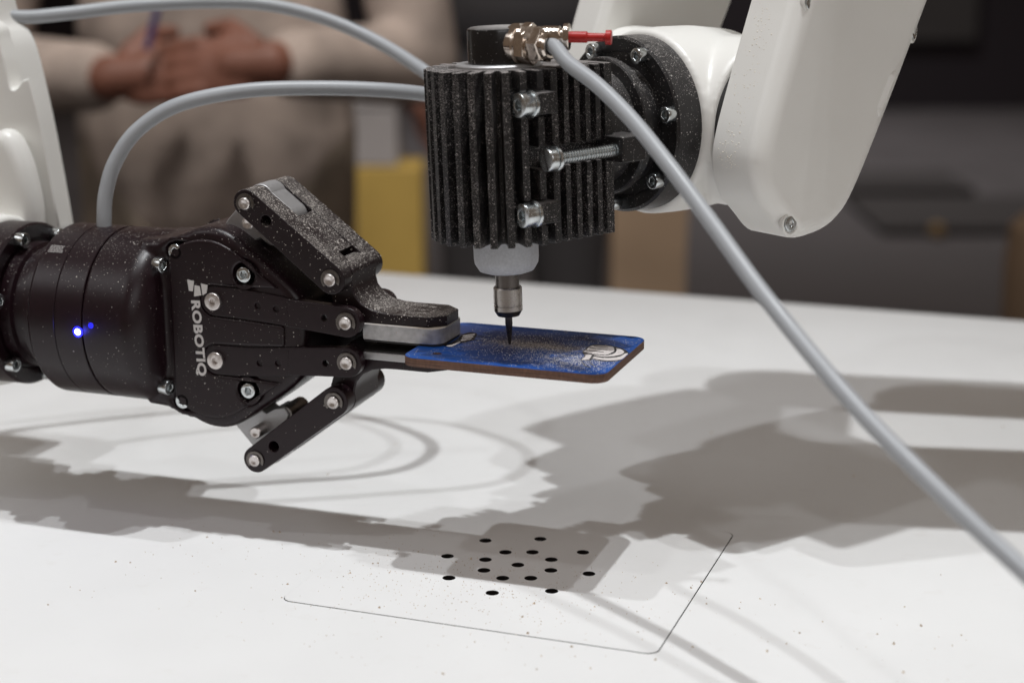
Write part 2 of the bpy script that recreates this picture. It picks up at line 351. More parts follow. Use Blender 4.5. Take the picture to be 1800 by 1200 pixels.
def tq(zx, zy): p = onz(680+zx/3.75, 520+zy/3.75, TZ1); return (p.x, p.y)
def ink(pts, name, mat, z, sm=True, fn=tp):
    q = [fn(*a) for a in pts]; q = smooth2(q, 5, True) if sm else q
    q = [(min(x, TX1-0.25), y) for x, y in q]
    g = G(); g.plate(q, [], (0, 0, 0), EX, EY, EZ, TZ1+z, TZ1+z+0.03, 0, 0); return g.build(name, mat, tg_)
ink([(430, 555), (500, 526), (620, 526), (780, 545), (860, 565), (940, 590), (990, 630), (1003, 656), (935, 722), (860, 756), (700, 764), (560, 750), (490, 728), (465, 745), (330, 748), (345, 715), (380, 680), (350, 630), (390, 590)], 'emblem_outline', M['ink'], 0.03)
ink([(445, 560), (500, 540), (620, 540), (765, 555), (795, 580), (795, 618), (755, 640), (700, 662), (560, 662), (372, 630), (390, 608), (412, 595)], 'emblem_fill', M['wink'], 0.07)
ink([(822, 577), (880, 588), (932, 620), (925, 648), (860, 676), (700, 696), (560, 686), (520, 672), (700, 676), (800, 646), (832, 604)], 'emblem_fill', M['wink'], 0.07)
ink([(948, 652), (992, 656), (918, 722), (855, 742), (700, 750), (520, 724), (516, 698), (640, 714), (760, 712), (880, 692)], 'emblem_fill', M['wink'], 0.07)
ink([(402, 662), (478, 670), (468, 700), (440, 732), (352, 740), (352, 725), (388, 695)], 'emblem_fill', M['wink'], 0.07)
for a, b_ in (((510, 543), (712, 574)), ((448, 568), (700, 605)), ((404, 602), (650, 637))):
    ink([(a[0], a[1]), (b_[0], b_[1]-6), (b_[0]+4, b_[1]), (a[0], a[1]+7)], 'emblem_stripe', M['ink'], 0.11, False)
ink([(335, 755), (350, 760), (390, 805), (470, 850), (460, 858), (370, 815)], 'emblem_stroke', M['ink'], 0.03)
ink([(448, 762), (462, 766), (490, 800), (548, 835), (535, 840), (475, 808)], 'emblem_stroke', M['ink'], 0.03)
ink([(380, 325), (440, 300), (520, 245), (590, 246), (585, 272), (560, 296), (480, 312), (430, 336), (392, 334)], 'emblem_outline', M['ink'], 0.03, True, tq)
for y0 in (0, 14, 28):
    ink([(500-y0*.4, 262+y0), (580-y0*.7, 250+y0), (578-y0*.7, 258+y0), (500-y0*.4, 270+y0)], 'emblem_fill', M['wink'], 0.07, False, tq)
ink([(394, 328), (430, 322), (478, 302), (482, 308), (432, 332), (400, 334)], 'emblem_fill', M['wink'], 0.07, True, tq)
# ================================================================ gripper
YG, ZG = 703.0, 99.8
gr = thing('parallel_gripper', (-400, YG, 0), 'black two finger parallel gripper with blue light holding the blue tag', 'gripper')
AX = EX
def xl(prof, name, mat, parent=gr, x0=0, segs=72, ang=30):
    g = G(); g.lathe(prof, (x0, YG, ZG), EX, segs, EZ); return g.build(name, mat, parent, ang)
RB = 41.6
xl([(0, -500), (31, -500), (31, -494), (29, -493), (29, -486), (33.5, -485), (33.5, -478), (0, -478)], 'neck', M['anod'])
xl([(0, -478.5), (38.5, -478.5), (RB-0.6, -476.5), (RB, -475.5), (RB, -462.3), (RB-0.35, -462), (0, -462)], 'coupling_ring', M['anod_c'])
xl([(0, -461.8), (RB-0.35, -461.8), (RB, -461.5), (RB, -447.6), (RB-0.35, -447.3), (0, -447.3)], 'electronics_ring', M['anod_c'])
bprof = [(0, -447.1), (RB-0.35, -447.1), (RB, -446.8), (RB+0.2, -426)] + [(RB+0.2-14*(1-math.cos(R(a))), -426+11*math.sin(R(a))) for a in range(10, 91, 10)] + [(0, -415)]
# front housing outline (X, Z about the axis)
UP = [(-428, 40.0), (-414, 41.2), (-404, 44.5), (-397, 47.3), (-390, 48.2), (-383, 47.2), (-376, 43.5), (-362, 33.5), (-349, 23.5), (-344, 17), (-342.5, 10)]
UP = smooth2(UP, 4)
out = [(x, ZG+z) for x, z in UP] + [(x, ZG-z) for x, z in reversed(UP)]
HB = [(-407.2, 36.0), (-372.0, 27.6)]
hh = [circ(x, ZG+s*z, 5.0, 28) for x, z in HB for s in (1, -1)]
def fused(name, gs, mat, parent, vox=1.3, it=12):
    o = gs.build(name, mat, parent, 80)
    r = o.modifiers.new('r', 'REMESH'); r.mode = 'VOXEL'; r.voxel_size = vox*0.001; r.use_smooth_shade = True
    s_ = o.modifiers.new('s', 'SMOOTH'); s_.iterations = it; s_.factor = 0.5; return o
g = G(); g.lathe(bprof, (0, YG, ZG), EX, 96, EZ); g.plate(out, hh, (0, YG, 0), EX, EZ, -EY, -20.2, 20.2, 4.0, 4); fused('body', g, M['anod'], gr, 0.8, 8)
for x, z in HB:
    for s in (1, -1): screw('m5', (x, YG-16.6, ZG+s*z), -EY, gr, roll=x)
for s in (1, -1): screw('m5', (-417.5, YG-21.5, ZG+s*29.5), (EX-EY*0.25).normalized(), gr)
# cover plate with cut-outs for the links
SX, SZ = -387.9, 14.1
up2 = [(x, z-3.2) for x, z in smooth2([(-411, 38.5), (-402, 44), (-390, 46), (-378, 42), (-362, 30.5)], 4)]
half = up2 + [(-355, 22.4), (-372, 21.6)] + [(SX+7.5*math.cos(R(a)), SZ+7.5*math.sin(R(a))) for a in range(100, 261, 16)] + [(-372, 6.0), (-353.5, 5.0), (-352.5, 4.0)]
cov = [(x, ZG+z) for x, z in half] + [(x, ZG-z) for x, z in reversed(half)]
covh = [circ(x, ZG+s*z, 5.6, 28) for x, z in HB[1:] for s in (1, -1)]
g = G(); g.plate(cov, covh, (0, YG, 0), EX, EZ, -EY, 18.2, 21.6, 1.2, 3); g.build('cover_plate', M['anod'], gr)
# linkage -------------------------------------------------------
P1, P2, PR = (-369.4, 61.0), (-327.9, 28.6), (-320.6, 9.3)
FY = 21.4
def pin(x, z, y, r, parent, ln=2.2, clip=True):
    g = G(); g.lathe([(0, 0), (r, 0), (r, ln-0.5), (r-0.5, ln), (r*0.45, ln), (r*0.3, ln-0.25), (0, ln-0.3)], (x, y, z), -EY, 28, EZ); g.build('pin', M['pin'], parent)
    if clip:
        g = G(); g.plate([(r*1.62*math.cos(R(a)), r*1.62*math.sin(R(a))) for a in range(-30, 231, 15)]+[(r*1.08*math.cos(R(a)), r*1.08*math.sin(R(a))) for a in range(230, -31, -15)], [], (x, y, z), EX, EZ, -EY, 0.05, 0.8, 0.1, 1); g.build('retaining_clip', M['steel_k'], parent)
def zs(pts, s): return [(x, ZG+s*z) for x, z in pts]
for s in (1, -1):
    mt = M['anod_d'] if s > 0 else M['anod_c']
    # coupler bar with a slot at its outer end
    d = V((P2[0]-P1[0], P2[1]-P1[1])); ln = d.length; dn = d/ln
    q = lambda t: (P1[0]+d.x*t, P1[1]+d.y*t)
    side = [(dn.y, -dn.x), (-dn.y, dn.x)]
    c = capsule(P1, P2, 6.3, 6.9); hole = circ(q(.235)[0], q(.235)[1], 2.6, 20)
    g = G()
    for a, b_ in ((-FY, -7.6), (7.6, FY)): g.plate(zs(c, s), [zs(hole, s)], (0, YG, 0), EX, EZ, EY, a, b_, 0.45, 2)
    A, B = q(.37), q(.84)
    web = [(A[0]+dn.y*6.0, A[1]-dn.x*6.0), (B[0]+dn.y*6.0, B[1]-dn.x*6.0), (B[0]-dn.y*6.2, B[1]+dn.x*6.2)] + [(A[0]-dn.y*6.2, A[1]+dn.x*6.2)]
    g.plate(zs(web, s), [], (0, YG, 0), EX, EZ, EY, -7.62, 7.62, 0, 0)
    cb = g.build('coupler_bar', mt, gr)
    pin(P1[0], ZG+s*P1[1], YG-FY, 2.8, cb); pin(P2[0], ZG+s*P2[1], YG-FY, 2.9, cb)
    # aluminium driver link between the coupler cheeks
    dr = [(-398, 33), (-392, 42), (-387, 50)] + arc(P1[0], P1[1], 6.6, 170, -20, 12) + [(-361, 48), (-358.5, 42), (-361, 38.5), (-366, 39.5), (-370.5, 42.3), (-375, 39.5), (-380, 33)]
    g = G(); g.plate(zs(dr, s), [], (0, YG, 0), EX, EZ, EY, -7.0, 7.0, 0.6, 2); g.plate(zs(capsule(P1, q(.27), 5.9), s), [], (0, YG, 0), EX, EZ, EY, -6.9, 6.9, 0.6, 2); dl = g.build('driver_link', M['silver'], gr)
    pin(-372.9, ZG+s*50.2, YG-7.0, 2.9, dl, 7.5, False)
    g = G(); g.lathe([(0, -9), (4.2, -9), (4.2, 9), (0, 9)], (-361.5, YG+3, ZG+s*42.5), EY, 24, EZ); g.build('roller', M['steel_k'], dl)
    # long flat links, near and far side
    lk = arc(SX, SZ, 7.0, 100, 262, 12) + [(-370, 6.8), (-352, 5.2), (-350.5, 5.0)] + arc(PR[0], PR[1], 6.9, -100, 86, 14) + [(-350.5, 18.0), (-352, 18.6), (-372, 20.6)]
    lk2 = [(-350.3, 5.2)] + arc(PR[0], PR[1], 6.9, -100, 86, 14) + [(-350.3, 17.9)]
    dots = [circ(x, z, 1.55, 16) for x, z in ((-365.5, 13.6), (-356.0, 12.8), (-331.6, 10.6))]
    for sy in (-1, 1):
        y0 = YG+sy*19.0
        g = G(); g.plate(zs(lk, s), [zs(h_, s) for h_ in dots], (0, y0, 0), EX, EZ, EY*sy, -2.2, 2.2, 0.35, 2)
        g.plate(zs(lk2, s), [zs(dots[2], s)], (0, y0, 0), EX, EZ, EY*sy, 2.0, 2.75, 0.3, 2)
        lo = g.build('flat_link', M['anod'] if s > 0 else M['anod_c'], gr)
        if sy < 0:
            screw('btn', (SX, y0-2.2, ZG+s*SZ), -EY, lo, 'button_screw')
            pin(PR[0], ZG+s*PR[1], y0-2.75, 3.0, lo)
    # finger: knuckle + tip
    kn = [(-334, 26)] + arc(P2[0], P2[1], 7.2, 160, 10, 10) + [(-321.2, 25), (-320.0, 20.5), (-316.8, 16.6), (-312, 14.2), (-306, 13.1), (-300, 12.9), (-284.6, 12.9), (-284.6, 8.05), (-314, 8.0), (-323, 2.0), (-328, 6)]
    g = G(); g.plate(zs(kn, s), [], (0, YG, 0), EX, EZ, EY, -13.6, 13.6, 0.9, 3); fg = g.build('finger', mt, gr)
    tipz = (8.0, 12.85)
    plan = [(-312, YG-13.5), (-284.5, YG-13.5), (-277.5, YG-7), (-277.5, YG+7), (-284.5, YG+13.5), (-312, YG+13.5)]
    g = G(); g.plate(plan, [], (0, 0, ZG), EX, EY, EZ, tipz[0] if s > 0 else -tipz[1], tipz[1] if s > 0 else -tipz[0], 0.5, 2)
    g.build('fingertip', mt, fg)
    for xx in (-296.6, -292.6):
        g = G(); g.plate([(xx, ZG+s*(tipz[0]+.4)), (xx+.35, ZG+s*(tipz[0]+.4)), (xx+.35, ZG+s*(tipz[1]-.5)), (xx, ZG+s*(tipz[1]-.5))], [], (0, YG-13.62, 0), EX, EZ, -EY, -0.2, 0.06, 0, 0); g.build('tip_groove', M['rubber'], fg)
    # clamping pad: aluminium with a rubber face
    pp = [(-315.4, YG-15)] + arc(-284.5, YG-8, 7.0, -90, 0, 8) + arc(-284.5, YG+8, 7.0, 0, 90, 8) + [(-315.4, YG+15)]
    if s > 0: za, zb, zr = 100.3, 107.7, (TZ1+0.02, 100.31)
    else: za, zb, zr = 90.9, 94.5, (94.49, TZ0-0.02)
    g = G(); g.plate(pp, [], (0, 0, 0), EX, EY, EZ, za, zb, 0.5, 2); pd = g.build('clamp_pad', M['silver_d'] if s > 0 else M['silver'], gr)
    g = G(); g.plate([(x*0.985-4.5, y*0.95+YG*0.05) for x, y in pp], [], (0, 0, 0), EX, EY, EZ, zr[0], zr[1], 0.1, 1); g.build('rubber_facing', M['rubber'], pd)
# knuckle shell of lower finger is bare metal on its outer corner
# indicator lights, label, lettering
def on_body(px, py, rr):                             # point and normal on the body cylinder
    p = None
    lo, hi = YG-rr, YG
    for k in range(200):
        y = lo+(hi-lo)*k/200; q_ = ony(px, py, y)
        if (q_.y-YG)**2+(q_.z-ZG)**2 <= rr*rr: p = q_; break
    p = p or ony(px, py, YG-rr); n = V((0, p.y-YG, p.z-ZG)).normalized(); return V((p.x, YG, ZG))+n*rr, n
p, n = on_body(137, 583, RB)
g = G(); g.lathe([(0, 0.25), (1.5, 0.2), (1.9, -0.6)], p, n, 20); ld = g.build('indicator_light', M['led'], gr); ld['label'] = 'lit blue indicator light'
g = G(); g.lathe([(1.5, 0.1), (2.5, 0.06), (2.5, -0.6)], p, n, 24); g.build('light_guide', M['led_rim'], ld)
p, n = on_body(160, 572, RB)
g = G(); g.lathe([(0, 0.12), (1.4, 0.1), (1.6, -0.6)], p, n, 20); g.build('indicator_light', M['led2'], gr)
lam = bpy.data.lights.new('indicator_glow', 'POINT'); lam.energy = 0.004; lam.color = (0.05, 0.06, 1); lam.shadow_soft_size = 0.002
p, n = on_body(137, 583, RB); lo = bpy.data.objects.new('indicator_glow', lam); COL.objects.link(lo); lo.location = W(p+n*4)
p, n = on_body(100, 438, RB); tv = n.cross(EX).normalized()
g = G()
for r_ in range(5):
    x_ = -4.0
    while x_ < 3.2:
        w_ = random.uniform(0.3, 0.9); q_ = p+n*0.06+tv*(r_*0.95-1.9)+EX*(x_+w_); a = EX*w_; b_ = tv*0.24; x_ += 2*w_+random.uniform(.15, .4)
        g.add([q_-a-b_, q_+a-b_, q_+a+b_, q_-a+b_], [(0, 1, 2, 3)])
g.build('rating_label', M['label'], gr)
cu = bpy.data.curves.new('t', 'FONT'); cu.body = 'ROBOTIQ'; cu.size = 8.6; cu.offset = 0.34; cu.space_character = 1.06; cu.extrude = 0.02; cu.resolution_u = 4
to = bpy.data.objects.new('t', cu); me = bpy.data.meshes.new_from_object(to)
xs = [v.co.x for v in me.vertices]; ys = [v.co.y for v in me.vertices]; kx = 36.2/(max(xs)-min(xs)); ky = 5.7/(max(ys)-min(ys))
YF = YG-21.66; T0 = V((-400.7, YF, ZG+13.6)); rd = V((0.05, 0, -1)).normalized(); ru = V((1, 0, 0.05)).normalized()
vs = [T0+rd*((v.co.x-min(xs))*kx)+ru*((v.co.y-min(ys))*ky)-EY*v.co.z for v in me.vertices]; fs = [tuple(f.vertices) for f in me.polygons]
g = G(); g.add(vs, fs); g.build('lettering', M['print'], gr)
for quad in (((329, 491), (341, 494), (339, 512), (332, 511)), ((342, 501), (351, 503), (354, 519), (341, 521)), ((353, 498), (365, 501), (363, 515), (356, 519))):
    q_ = [ony(*a, YF) for a in quad]; g = G(); g.plate([(a.x, a.z) for a in q_], [], (0, YF, 0), EX, EZ, -EY, -0.02, 0.03, 0, 0); g.build('logo_block', M['print'], gr)
# ================================================================ cables
def cable(name, pts, r, label):
    g = G(); g.tube(spline(pts, 14), r, 20); o = g.build(name, M['cable'], None, 60); return tag(o, label, 'cable')
near = [(184, 412, 703), (183, 385, 703.5), (186, 340, 705), (203, 284, 708), (243, 228, 713), (315, 184, 722), (430, 160, 738), (560, 155, 757), (680, 159, 775), (760, 168, 795)]
far = [(800, 180, 822), (790, 160, 842), (735, 118, 858), (660, 72, 868), (570, 33, 868), (470, 9, 858), (370, 4, 842), (230, 11, 815), (110, 25, 790), (30, 30, 772), (-60, 16, 755), (-140, -40, 745), (-190, -140, 745)]
cable('gripper_cable', [ony(*p) for p in near+far], 3.6, 'grey cable looping from the top of the gripper back over to the left')
# ================================================================ spindle
TIP = onz(896, 605, TZ1+0.1); SA = (ZZ - RT*0.037).normalized()
def sax(z): return TIP + SA*((z-TIP.z)/SA.z)
NN = V((-0.537, -0.844, 0)).normalized(); TT = V((0.844, -0.537, 0)).normalized()
TS = (TT - SA*TT.dot(SA)).normalized(); NS = SA.cross(TS)
if NS.dot(NN) < 0: NS = -NS
E1 = -NN
sp = thing('milling_spindle', sax(99.5), 'black finned milling spindle with a thin bit cutting the blue tag', 'spindle')
def sl(prof, name, mat, parent=sp, segs=64, ang=30):
    g = G(); g.lathe([(r, (h-TIP.z)/SA.z) for r, h in prof], TIP, SA, segs, TS); return g.build(name, mat, parent, ang)
ZB, ZT = 149.5, 224.0
sl([(0, 99.4), (0.5, 99.5), (0.75, 101), (1.55, 108), (1.65, 109), (1.65, 116), (0, 116)], 'cutting_bit', M['carbide'], segs=20)
nut = sl([(0, 113.2), (4.9, 113.2), (6.3, 115.4), (6.45, 115.6), (6.45, 117.6), (6.15, 117.8), (6.15, 118.2), (6.45, 118.4), (6.45, 125.6), (6.0, 126.2), (0, 126.2)], 'collet_nut', M['steel'], segs=48)
sl([(2, 112.9), (5.0, 112.95), (6.35, 115.3), (6.47, 115.45), (2, 115.4)], 'nut_rim', M['steel_k'], nut, 48)
sl([(0, 126), (5.4, 126), (5.4, 136), (0, 136)], 'shaft', M['steel_k'], segs=40)
sl([(0, 133.0), (9.5, 133.0), (12.3, 134.0), (14.2, 137.2), (14.5, 139.5), (14.6, ZB+6), (0, ZB+6)], 'nozzle', M['nozzle'])
sl([(0, ZT+1.4), (18.5, ZT+1.4), (19.2, ZT+0.8), (19.2, ZT-3), (0, ZT-3)], 'collar', M['silver'])
sl([(0, 240.8), (11.8, 240.8), (13.0, 240.2), (13.4, 239.2), (13.4, ZT+1), (0, ZT+1)], 'end_cap', M['cap'])
def ploc(nv, tv_, z): return TIP + SA*((z-TIP.z)/SA.z) + NS*nv + TS*tv_
H0, H1 = (ZB-TIP.z)/SA.z, (ZT-TIP.z)/SA.z
RC, RF, EXT = 22.0, 32.3, 36.4
corep = [(RC*math.cos(R(a)), RC*math.sin(R(a))) for a in range(-90, 91, 6)] + [(-EXT, RC), (-EXT, -RC)]   # (n,t)
g = G(); g.plate(corep, [circ(0, 0, 13.0, 32)], TIP, NS, TS, SA, H0, H1, 0.5, 2); g.build('heatsink_core', M['fin'], sp)
def fin(poly, segs):
    g = G()
    for a, b_ in segs: g.plate(poly, [], TIP, NS, TS, SA, a, b_, 0.45, 2)
    return g.build('fin', M['fin'], sp)
hz = lambda z: (z-TIP.z)/SA.z
full = [(H0, H1)]
bolt_z = (hz(210.3), hz(163.8)); clamp_z = hz(187.0)
def cuts(gaps):
    segs, a = [], H0
    for lo_, hi_ in sorted(gaps):
        segs.append((a, lo_)); a = hi_
    return segs+[(a, H1)]
angs = [96+i*13.6 for i in range(0, 13)]
# radial fins around the outer half: angle measured from +t towards +n
for i in range(15):
    a = R(-4 + i*13.3 - 3)
    if a > R(186): break
    dn_, dt_ = math.sin(a), math.cos(a); px_, py_ = -dt_, dn_
    th = 1.6 if i > 2 else 1.5
    rf = RF + (0.5 if i % 3 == 1 else 0)
    poly = [(dn_*20+px_*th*1.1, dt_*20+py_*th*1.1), (dn_*20-px_*th*1.1, dt_*20-py_*th*1.1), (dn_*rf-px_*th, dt_*rf-py_*th), (dn_*rf+px_*th, dt_*rf+py_*th)]
    sg = full
    if i in (1, 2): sg = cuts([(bolt_z[0]-5.6, bolt_z[0]+5.6), (bolt_z[1]-5.6, bolt_z[1]+5.6), (clamp_z-4.6, clamp_z+4.6)] if i == 1 else [(bolt_z[0]-5.6, bolt_z[0]+5.6), (bolt_z[1]-5.6, bolt_z[1]+5.6)])
    if i == 0: sg = cuts([(clamp_z-5.6, clamp_z+5.6)])
    fin(poly, sg)
for k, n0 in enumerate((-4.5, -10.5, -16.5, -22.5, -28.3, -34.2)):
    th = 1.5 if k < 5 else 2.3
    for sgn in (1, -1):
        poly = [(n0-th, sgn*20), (n0+th, sgn*20), (n0+th*.9, sgn*RF), (n0-th*.9, sgn*RF)]
        fin(poly, cuts([(clamp_z-4.2, clamp_z+4.2)]) if sgn > 0 else full)
# clamp bolts and adjusting screw, all along the mounting direction
def dirbolt(nv, tv_, h): return TIP+SA*h+NS*nv+TS*tv_
SCREW['sp'] = cap_screw('cap_screw', 5.2, 6.2, 2.5, M['zinc'])
for h in bolt_z:
    bo = screw('sp', dirbolt(9.0, 31.5, h), NS, sp)
    g = G(); g.lathe([(0, -1.4), (5.6, -1.4), (5.9, -1.1), (5.9, -0.3), (5.6, 0), (0, 0)], dirbolt(9.0, 31.5, h), NS, 32); g.build('washer', M['zinc'], bo)
    g = G(); g.plate([(8.0, 22), (8.0, 35.5), (-3.0, 35.5), (-3.0, 22)], [], TIP, NS, TS, SA, h-4.6, h+4.6, 0.6, 2); g.build('bolt_seat', M['fin'], sp)
cs_o = dirbolt(2.0, 38.0, clamp_z)
g = G()
g.plate(circ(0, 0, 5.0, 32), [[(-0.7, -6), (0.7, -6), (0.7, 6), (-0.7, 6)]] if False else [], cs_o, TS, SA, NS, 0, 4.4, 0.7, 2)
cs = g.build('clamp_screw_head', M['zinc'], sp)
g = G(); g.plate([(-0.55, -4.6), (0.55, -4.6), (0.55, 4.6), (-0.55, 4.6)], [], cs_o, (TS+SA*0.3).normalized(), (SA-TS*0.3).normalized(), NS, 4.0, 4.44, 0, 0); g.build('slot', M['rubber'], cs)
g = G(); g.lathe([(2.8, -1.7), (5.1, -1.7), (5.4, -1.4), (5.4, -0.4), (5.1, -0.1), (2.8, -0.1)], cs_o, NS, 32); g.build('lock_ring', M['zinc'], cs)
th = []
g = G(); pr = [(0, -1)]
for i in range(25): pr += [(2.8, -1.3-i*1.5), (2.8, -1.75-i*1.5), (1.95, -2.05-i*1.5), (1.95, -2.5-i*1.5)]
g.lathe(pr+[(0, -39)], cs_o, NS, 24); g.build('threaded_rod', M['zinc'], cs, 20)
g = G(); g.plate(rrect(-46.0, 27.5, -32.4, 43.5, 1.0, 3), [], TIP, NS, TS, SA, clamp_z-5.5, clamp_z+5.8, 0.7, 2); g.build('screw_lug', M['finc'], sp)
# cable gland, air fitting and red plug on the end cap
ZF = 234.0
gl_d = (RT*0.77 - HD*0.64).normalized()
go = sax(ZF) + gl_d*11.5
def hexnut(g, o, ax, r, h0, h1, b=0.5, rot=0.0):
    ax = V(ax).normalized(); u = (ZZ-ax*ZZ.dot(ax)).normalized(); v_ = ax.cross(u)
    return g.plate(circ(0, 0, r, 6, rot), [], o, u, v_, ax, h0, h1, b, 2)
g = G(); g.lathe([(0, -2), (8.6, -2), (8.8, -1.5), (8.8, 2.0), (8.0, 2.6), (8.0, 4)], go, gl_d, 40); hexnut(g, go, gl_d, 9.3, 3.2, 8.4, 0.8)
gl = g.build('cable_gland', M['nickel'], sp)
g = G(); g.lathe([(0, 8), (7.0, 8), (7.0, 9.5)], go, gl_d, 32); hexnut(g, go, gl_d, 7.9, 9.3, 15.5, 1.1, 0.4); g.lathe([(6.2, 15), (6.0, 17.2), (5.2, 18.0), (4.2, 18.0)], go, gl_d, 32); g.build('gland_nut', M['nickel'], gl)
g = G(); g.lathe([(0, 17.6), (4.4, 17.7), (4.4, 17.9)], go, gl_d, 24); g.build('gland_seal', M['rubber'], gl)
af_d = (RT*0.985 - HD*0.17).normalized(); ao = sax(237.5) - HD*13.0 + RT*10.0
g = G(); hexnut(g, ao, af_d, 5.0, 0, 9.5, 0.5, 0.5); g.lathe([(4.3, 9.3), (4.6, 9.8), (4.6, 16.5), (4.2, 17.0), (3.6, 17.1), (3.6, 18.0), (5.4, 18.3), (5.7, 18.7), (5.7, 20.4), (5.3, 20.9), (2.2, 21.0)], ao, af_d, 36); g.lathe([(0, -1.5), (4.0, -1.5), (4.0, 0.4)], ao, af_d, 24)
af = g.build('air_fitting', M['nickel'], sp)
g = G(); g.lathe([(0, 20.5), (2.35, 20.5), (2.4, 28.0), (1.8, 28.6), (1.7, 35.8), (3.0, 36.2), (3.1, 38.3), (2.8, 38.7), (0, 38.8)], ao, af_d, 28); g.build('plug', M['red'], af)
gend = go + gl_d*18.0
def ond(px, py, d): return CP + sight(px, py)*(d/F_PX)
pts = [gend - gl_d*6, gend + gl_d*1] + [ond(*a) for a in ((1000, 112, 711), (1050, 150, 700), (1110, 210, 687), (1175, 290, 672), (1250, 391, 655), (1350, 528, 630), (1500, 709, 597), (1650, 862, 569), (1800, 1003, 545), (1950, 1135, 523))]
cable('spindle_cable', pts, 3.25, 'grey cable sweeping from the spindle top down across the right foreground')
# ================================================================ robot arms
def arm_label(o, l): o['label'] = l
# right-hand arm frame: flange centre FC, E1 away from the spindle, TT towards the viewer's right
FC = hit(1087, 219, sax(200)+E1*67, NN)
ra = thing('robot_arm', FC+E1*70-ZZ*(FC.z), 'white robot arm on the right carrying the finned spindle', 'robot arm')
def el(prof, name, mat, parent=ra, o=None, ax=None, segs=72, ang=30):
    g = G(); g.lathe(prof, o or FC, ax or E1, segs, ZZ); return g.build(name, mat, parent, ang)
RR = 40.3
fl = el([(24, 1.5), (33, 1.5), (33.6, 0.8), (RR-1.2, 0.0), (RR, 1.0), (RR, 14.5), (0, 14.5)], 'tool_flange', M['finc'])
el([(0, -29), (25, -29), (26, -28), (26, -12), (30.6, -11.4), (31.3, -10.8), (31.3, -7.0), (27.5, -6.5), (27.5, 3), (0, 3)], 'adapter', M['finc'])
g = G(); g.plate([(-29, -22), (-29, 22), (-67+36, 22), (-67+36, -22)], [], FC, NN*-1, TT, ZZ, -30, 26, 0.6, 2) if False else None
for k in range(7):
    a = R(115.5-k*51.43); p = FC + (TT*math.cos(a)+ZZ*math.sin(a))*36.0 + E1*0.6
    screw('m5', p, NN, fl, roll=k)
# wrist casting: two barrels fused
JC = FC + E1*54
g = G(); g.lathe([(0, 14.2), (42.0, 14.2), (42.9, 15.2), (43.4, 28), (43.2, 45), (41, 66), (34, 82), (20, 91), (0, 94)], FC, E1, 72)
g.lathe([(0, -56), (37, -56), (40.0, -54), (39.6, 42), (38.6, 44.6), (0, 44.6)], JC, TT, 72)
fused('wrist', g, M['white'], ra)
g = G(); g.lathe([(0, 44), (36.2, 44), (36.2, 46.8), (0, 46.8)], JC, TT, 64); g.build('joint_gap', M['joint'], ra)
# forearm slab traced on its own planes (t = 20 back, t = 50 front)
def slabpt(px, py, t): p = hit(px, py, FC+TT*t, TT) - FC; return (p.dot(E1), p.z)
left = [slabpt(*a, 48) for a in ((1322, 5), (1290, 118), (1261, 228), (1254, 285), (1264, 335), (1290, 372))]
right_ = [slabpt(*a, 73) for a in ((1392, 419), (1435, 411), (1468, 388), (1500, 338), (1560, 190), (1632, 0))]
dl_ = (V(left[0])-V(left[2])).normalized(); dr_ = (V(right_[-1])-V(right_[-3])).normalized()
LEN = 95
ltop, rtop = V(left[0])+dl_*LEN, V(right_[-1])+dr_*LEN
so = [tuple(ltop)] + smooth2(left+right_, 6) + [tuple(rtop)]
mid = (ltop+rtop)/2; rad = (rtop-ltop).length/2; a0 = math.degrees(math.atan2(rtop.y-mid.y, rtop.x-mid.x))
so += arc(mid.x, mid.y, rad, a0+8, a0+172, 14)
g = G(); g.plate(so, [], FC, E1, ZZ, TT, 46.6, 68, 1.2, 2); fa = g.build('forearm', M['white'], ra)
side_spots = []
cen = V((sum(p[0] for p in so)/len(so), sum(p[1] for p in so)/len(so)))
g = G(); g.plate(so, [], FC, E1, ZZ, TT, 60, 76, 9.0, 6); cvr = g.build('forearm_cover', M['white'], ra)
beads = G(); lo_n = len(smooth2(left, 6))
lp_ = smooth2(left[:5], 14)
for _ in range(240):
    k_ = random.randrange(len(lp_)-1); a_, b_ = V(lp_[k_]), V(lp_[k_+1]); c_ = a_.lerp(b_, random.random())
    dd_ = (b_-a_).normalized(); nn_ = V((dd_.y, -dd_.x))
    if nn_.x > 0: nn_ = -nn_
    t_ = random.triangular(49, 66, 60); r_ = random.uniform(0.18, 0.5)
    c3 = FC+E1*c_.x+ZZ*c_.y+TT*t_; n3 = E1*nn_.x+ZZ*nn_.y; v3 = n3.cross(TT)
    beads.add([c3+(TT*math.cos(q_)+v3*math.sin(q_))*r_-n3*0.05 for q_ in (0, 1.26, 2.5, 3.77, 5.0)]+[c3+n3*r_*0.6], [(0, 1, 5), (1, 2, 5), (2, 3, 5), (3, 4, 5), (4, 0, 5)])
bd_ = beads.build('sawdust_beads', M['bead'], fa); bd_['kind'] = 'stuff'
g = G(); g.plate([(x+8, z) for x, z in so], [], FC, E1, ZZ, TT, -82, -56.5, 6, 4); g.build('rear_forearm', M['white'], ra)
for px_, py_ in ((1425, 5), (1388, 393), (1604, 56)):
    t_ = 75.4 if px_ < 1600 else 74.0
    p = hit(px_, py_, FC+TT*t_, TT)
    nrm = TT if px_ < 1500 else (TT+E1*0.45).normalized()
    g = G(); g.lathe([(3.9, 0.2), (4.6, 0.9), (5.3, 0.5), (5.3, -1.5)], p, nrm, 32); st_ = g.build('screw_seat', M['white'], cvr)
    screw('cov', p-nrm*0.9, nrm, cvr, 'cover_screw')
p = hit(1553, 165, FC+TT*74.2, TT)
g = G(); dd = V((dr_.x, dr_.y)); uu = E1*dd.x+ZZ*dd.y; vv = (E1*dd.y-ZZ*dd.x)
